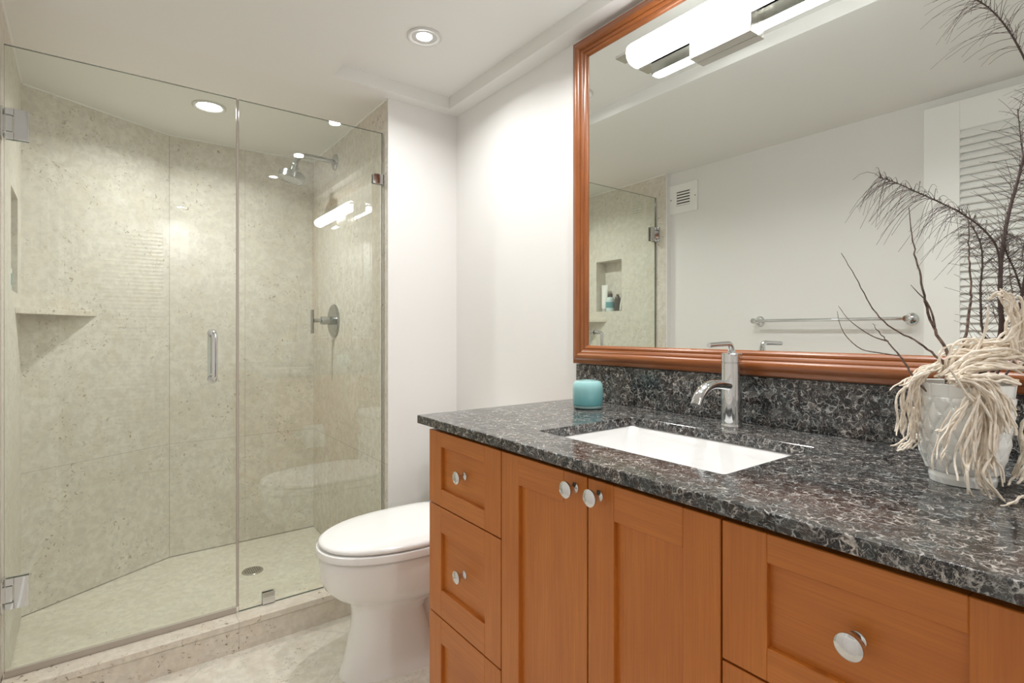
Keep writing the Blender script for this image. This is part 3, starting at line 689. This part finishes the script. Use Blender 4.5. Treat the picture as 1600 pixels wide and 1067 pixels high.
plume('short feathery side stem at the right edge behind the cream tassels', inpot(-.4, .032), [(1590, 520), (1598, 470), (1588, 430), (1574, 398), (1568, 380)], .0019, .0008, 60, 17, .07, .15, .25, d=(.03, .02))
plume('feathery stem at the far right edge rising behind the tallest stem', inpot(-.7, .034), [(1606, 520), (1620, 440), (1622, 360), (1610, 300), (1598, 240), (1590, 170)], .0018, .0006, 90, 19, .09, .15, .2, d=(.05, .06))
def tassel(label, strands, seed, r=.0023, name='dried_tassel'):
    """strands: (pixel polyline, depth offset list ends, how many, spread px)"""
    rnd = random.Random(seed); m = MB(); base = None
    for pts, (d0, d1), cnt, spr in strands:
        for k in range(int(cnt*1.25)):
            n = len(pts)-1; off = rnd.gauss(0, 1); dof = rnd.uniform(-.014, .014); cut = rnd.uniform(.6, 1.0)
            q = []
            for i, (u, v) in enumerate(pts):
                a = i/n; w = spr*(.6+1.5*a)
                q.append(at(u+off*w+rnd.gauss(0, spr*.7), v+rnd.gauss(0, spr*.7), DP+d0+(d1-d0)*a+dof*(.3+a)+rnd.gauss(0, .005)))
            path = smooth_path(q, 34); path = path[:max(12, int(35*cut))]
            ph = rnd.uniform(0, 6); path = [p+Vector((sin(ph+i*.55), cos(ph*2+i*.47), sin(ph*3+i*.6)))*.0012 for i, p in enumerate(path)]
            for p in path: p.z = max(p.z, CT+.003)
            rr = r*rnd.uniform(.60, .92); ws = [rnd.uniform(.78, 1.15) for _ in range(40)]
            m.tube(path, lambda t, rr=rr, ws=ws: rr*ws[int(t*36)]*(1.0 if t < .85 else 1-.35*(t-.85)/.15), 7)
            base = base or path[0].copy()
    return tag(obj(name, m, M_cream, loc=base, ang=80, weighted=False), label, 'dried tassel', 'cream tassels in the pot')
tassel('cream tassel spilling over the left rim of the pot down to the countertop',
       [([(1475, 568), (1445, 583), (1428, 615), (1425, 655), (1421, 700)], (.0, .0), 10, 6), ([(1465, 575), (1430, 592), (1416, 625), (1413, 665), (1410, 690)], (.0, .01), 9, 5), ([(1470, 572), (1440, 585), (1418, 598), (1404, 612)], (-.01, -.02), 5, 5),
        ([(1432, 640), (1424, 680), (1408, 697), (1388, 704)], (.02, .02), 4, 4), ([(1430, 660), (1426, 690), (1412, 703), (1391, 708)], (.01, .0), 4, 4)], 1, .0019)
tassel('long cream tassel hanging down the front of the pot to the countertop',
       [([(1492, 588), (1528, 602), (1540, 650), (1528, 700), (1534, 745), (1545, 785)], (-.05, -.085), 9, 8), ([(1495, 590), (1535, 615), (1515, 670), (1502, 705), (1512, 750), (1508, 788)], (-.05, -.085), 6, 7), ([(1500, 592), (1545, 620), (1545, 690), (1535, 740), (1548, 775), (1553, 798)], (-.05, -.09), 7, 7),
        ([(1520, 610), (1552, 650), (1556, 700), (1564, 740), (1570, 778)], (-.06, -.08), 6, 6), ([(1515, 625), (1500, 650), (1482, 668), (1466, 675)], (-.06, -.07), 3, 4)], 2, .0020)
tassel('thin cream tassel wisps lying against the middle of the pot front',
       [([(1510, 628), (1485, 670), (1472, 705), (1466, 735)], (-.062, -.066), 3, 3), ([(1490, 640), (1476, 690), (1474, 728), (1476, 745)], (-.064, -.066), 3, 4)], 3, .0014)
tassel('broad cream tassel sweeping over the right front rim of the pot',
       [([(1500, 588), (1535, 598), (1560, 622), (1576, 655), (1582, 688)], (-.05, -.07), 12, 7), ([(1515, 592), (1548, 600), (1568, 630), (1580, 665), (1588, 690)], (-.04, -.07), 8, 5)], 4, .0023)
tassel('dense mound of cream tassels heaped over the pot towards the right edge',
       [([(1478, 585), (1490, 555), (1525, 540), (1560, 542), (1600, 530), (1630, 520)], (.0, -.01), 14, 9), ([(1480, 588), (1510, 565), (1550, 556), (1590, 560), (1625, 575)], (-.02, -.03), 14, 9), ([(1482, 590), (1520, 575), (1560, 572), (1600, 580), (1620, 592)], (-.03, -.045), 9, 5), ([(1495, 588), (1505, 560), (1540, 548), (1575, 535), (1600, 500), (1606, 480)], (.0, -.02), 12, 10),
        ([(1500, 592), (1545, 588), (1580, 598), (1610, 606)], (-.05, -.06), 6, 4), ([(1510, 580), (1560, 545), (1590, 545), (1612, 560)], (.01, .0), 12, 12)], 5, .0026)
tassel('cream tassel standing up and hooking over at the right edge, topmost of the tassels',
       [([(1588, 548), (1585, 520), (1587, 490), (1578, 467), (1560, 450)], (-.02, -.02), 7, 4), ([(1590, 545), (1592, 515), (1594, 485), (1582, 462), (1562, 455)], (-.01, -.02), 6, 4), ([(1578, 468), (1570, 456), (1558, 462), (1545, 468)], (-.02, -.025), 2, 3)], 6, .0024)
tassel('cream tassel trailing onto the countertop at the right of the pot',
       [([(1612, 640), (1602, 690), (1590, 722), (1576, 750)], (-.03, -.05), 4, 4), ([(1618, 680), (1605, 720), (1596, 745), (1580, 756)], (-.04, -.06), 4, 4), ([(1625, 770), (1605, 776), (1588, 784), (1566, 792)], (-.10, -.12), 2, 2), ([(1622, 640), (1596, 660), (1594, 700), (1598, 725)], (-.02, -.03), 3, 3)], 7, .0022)
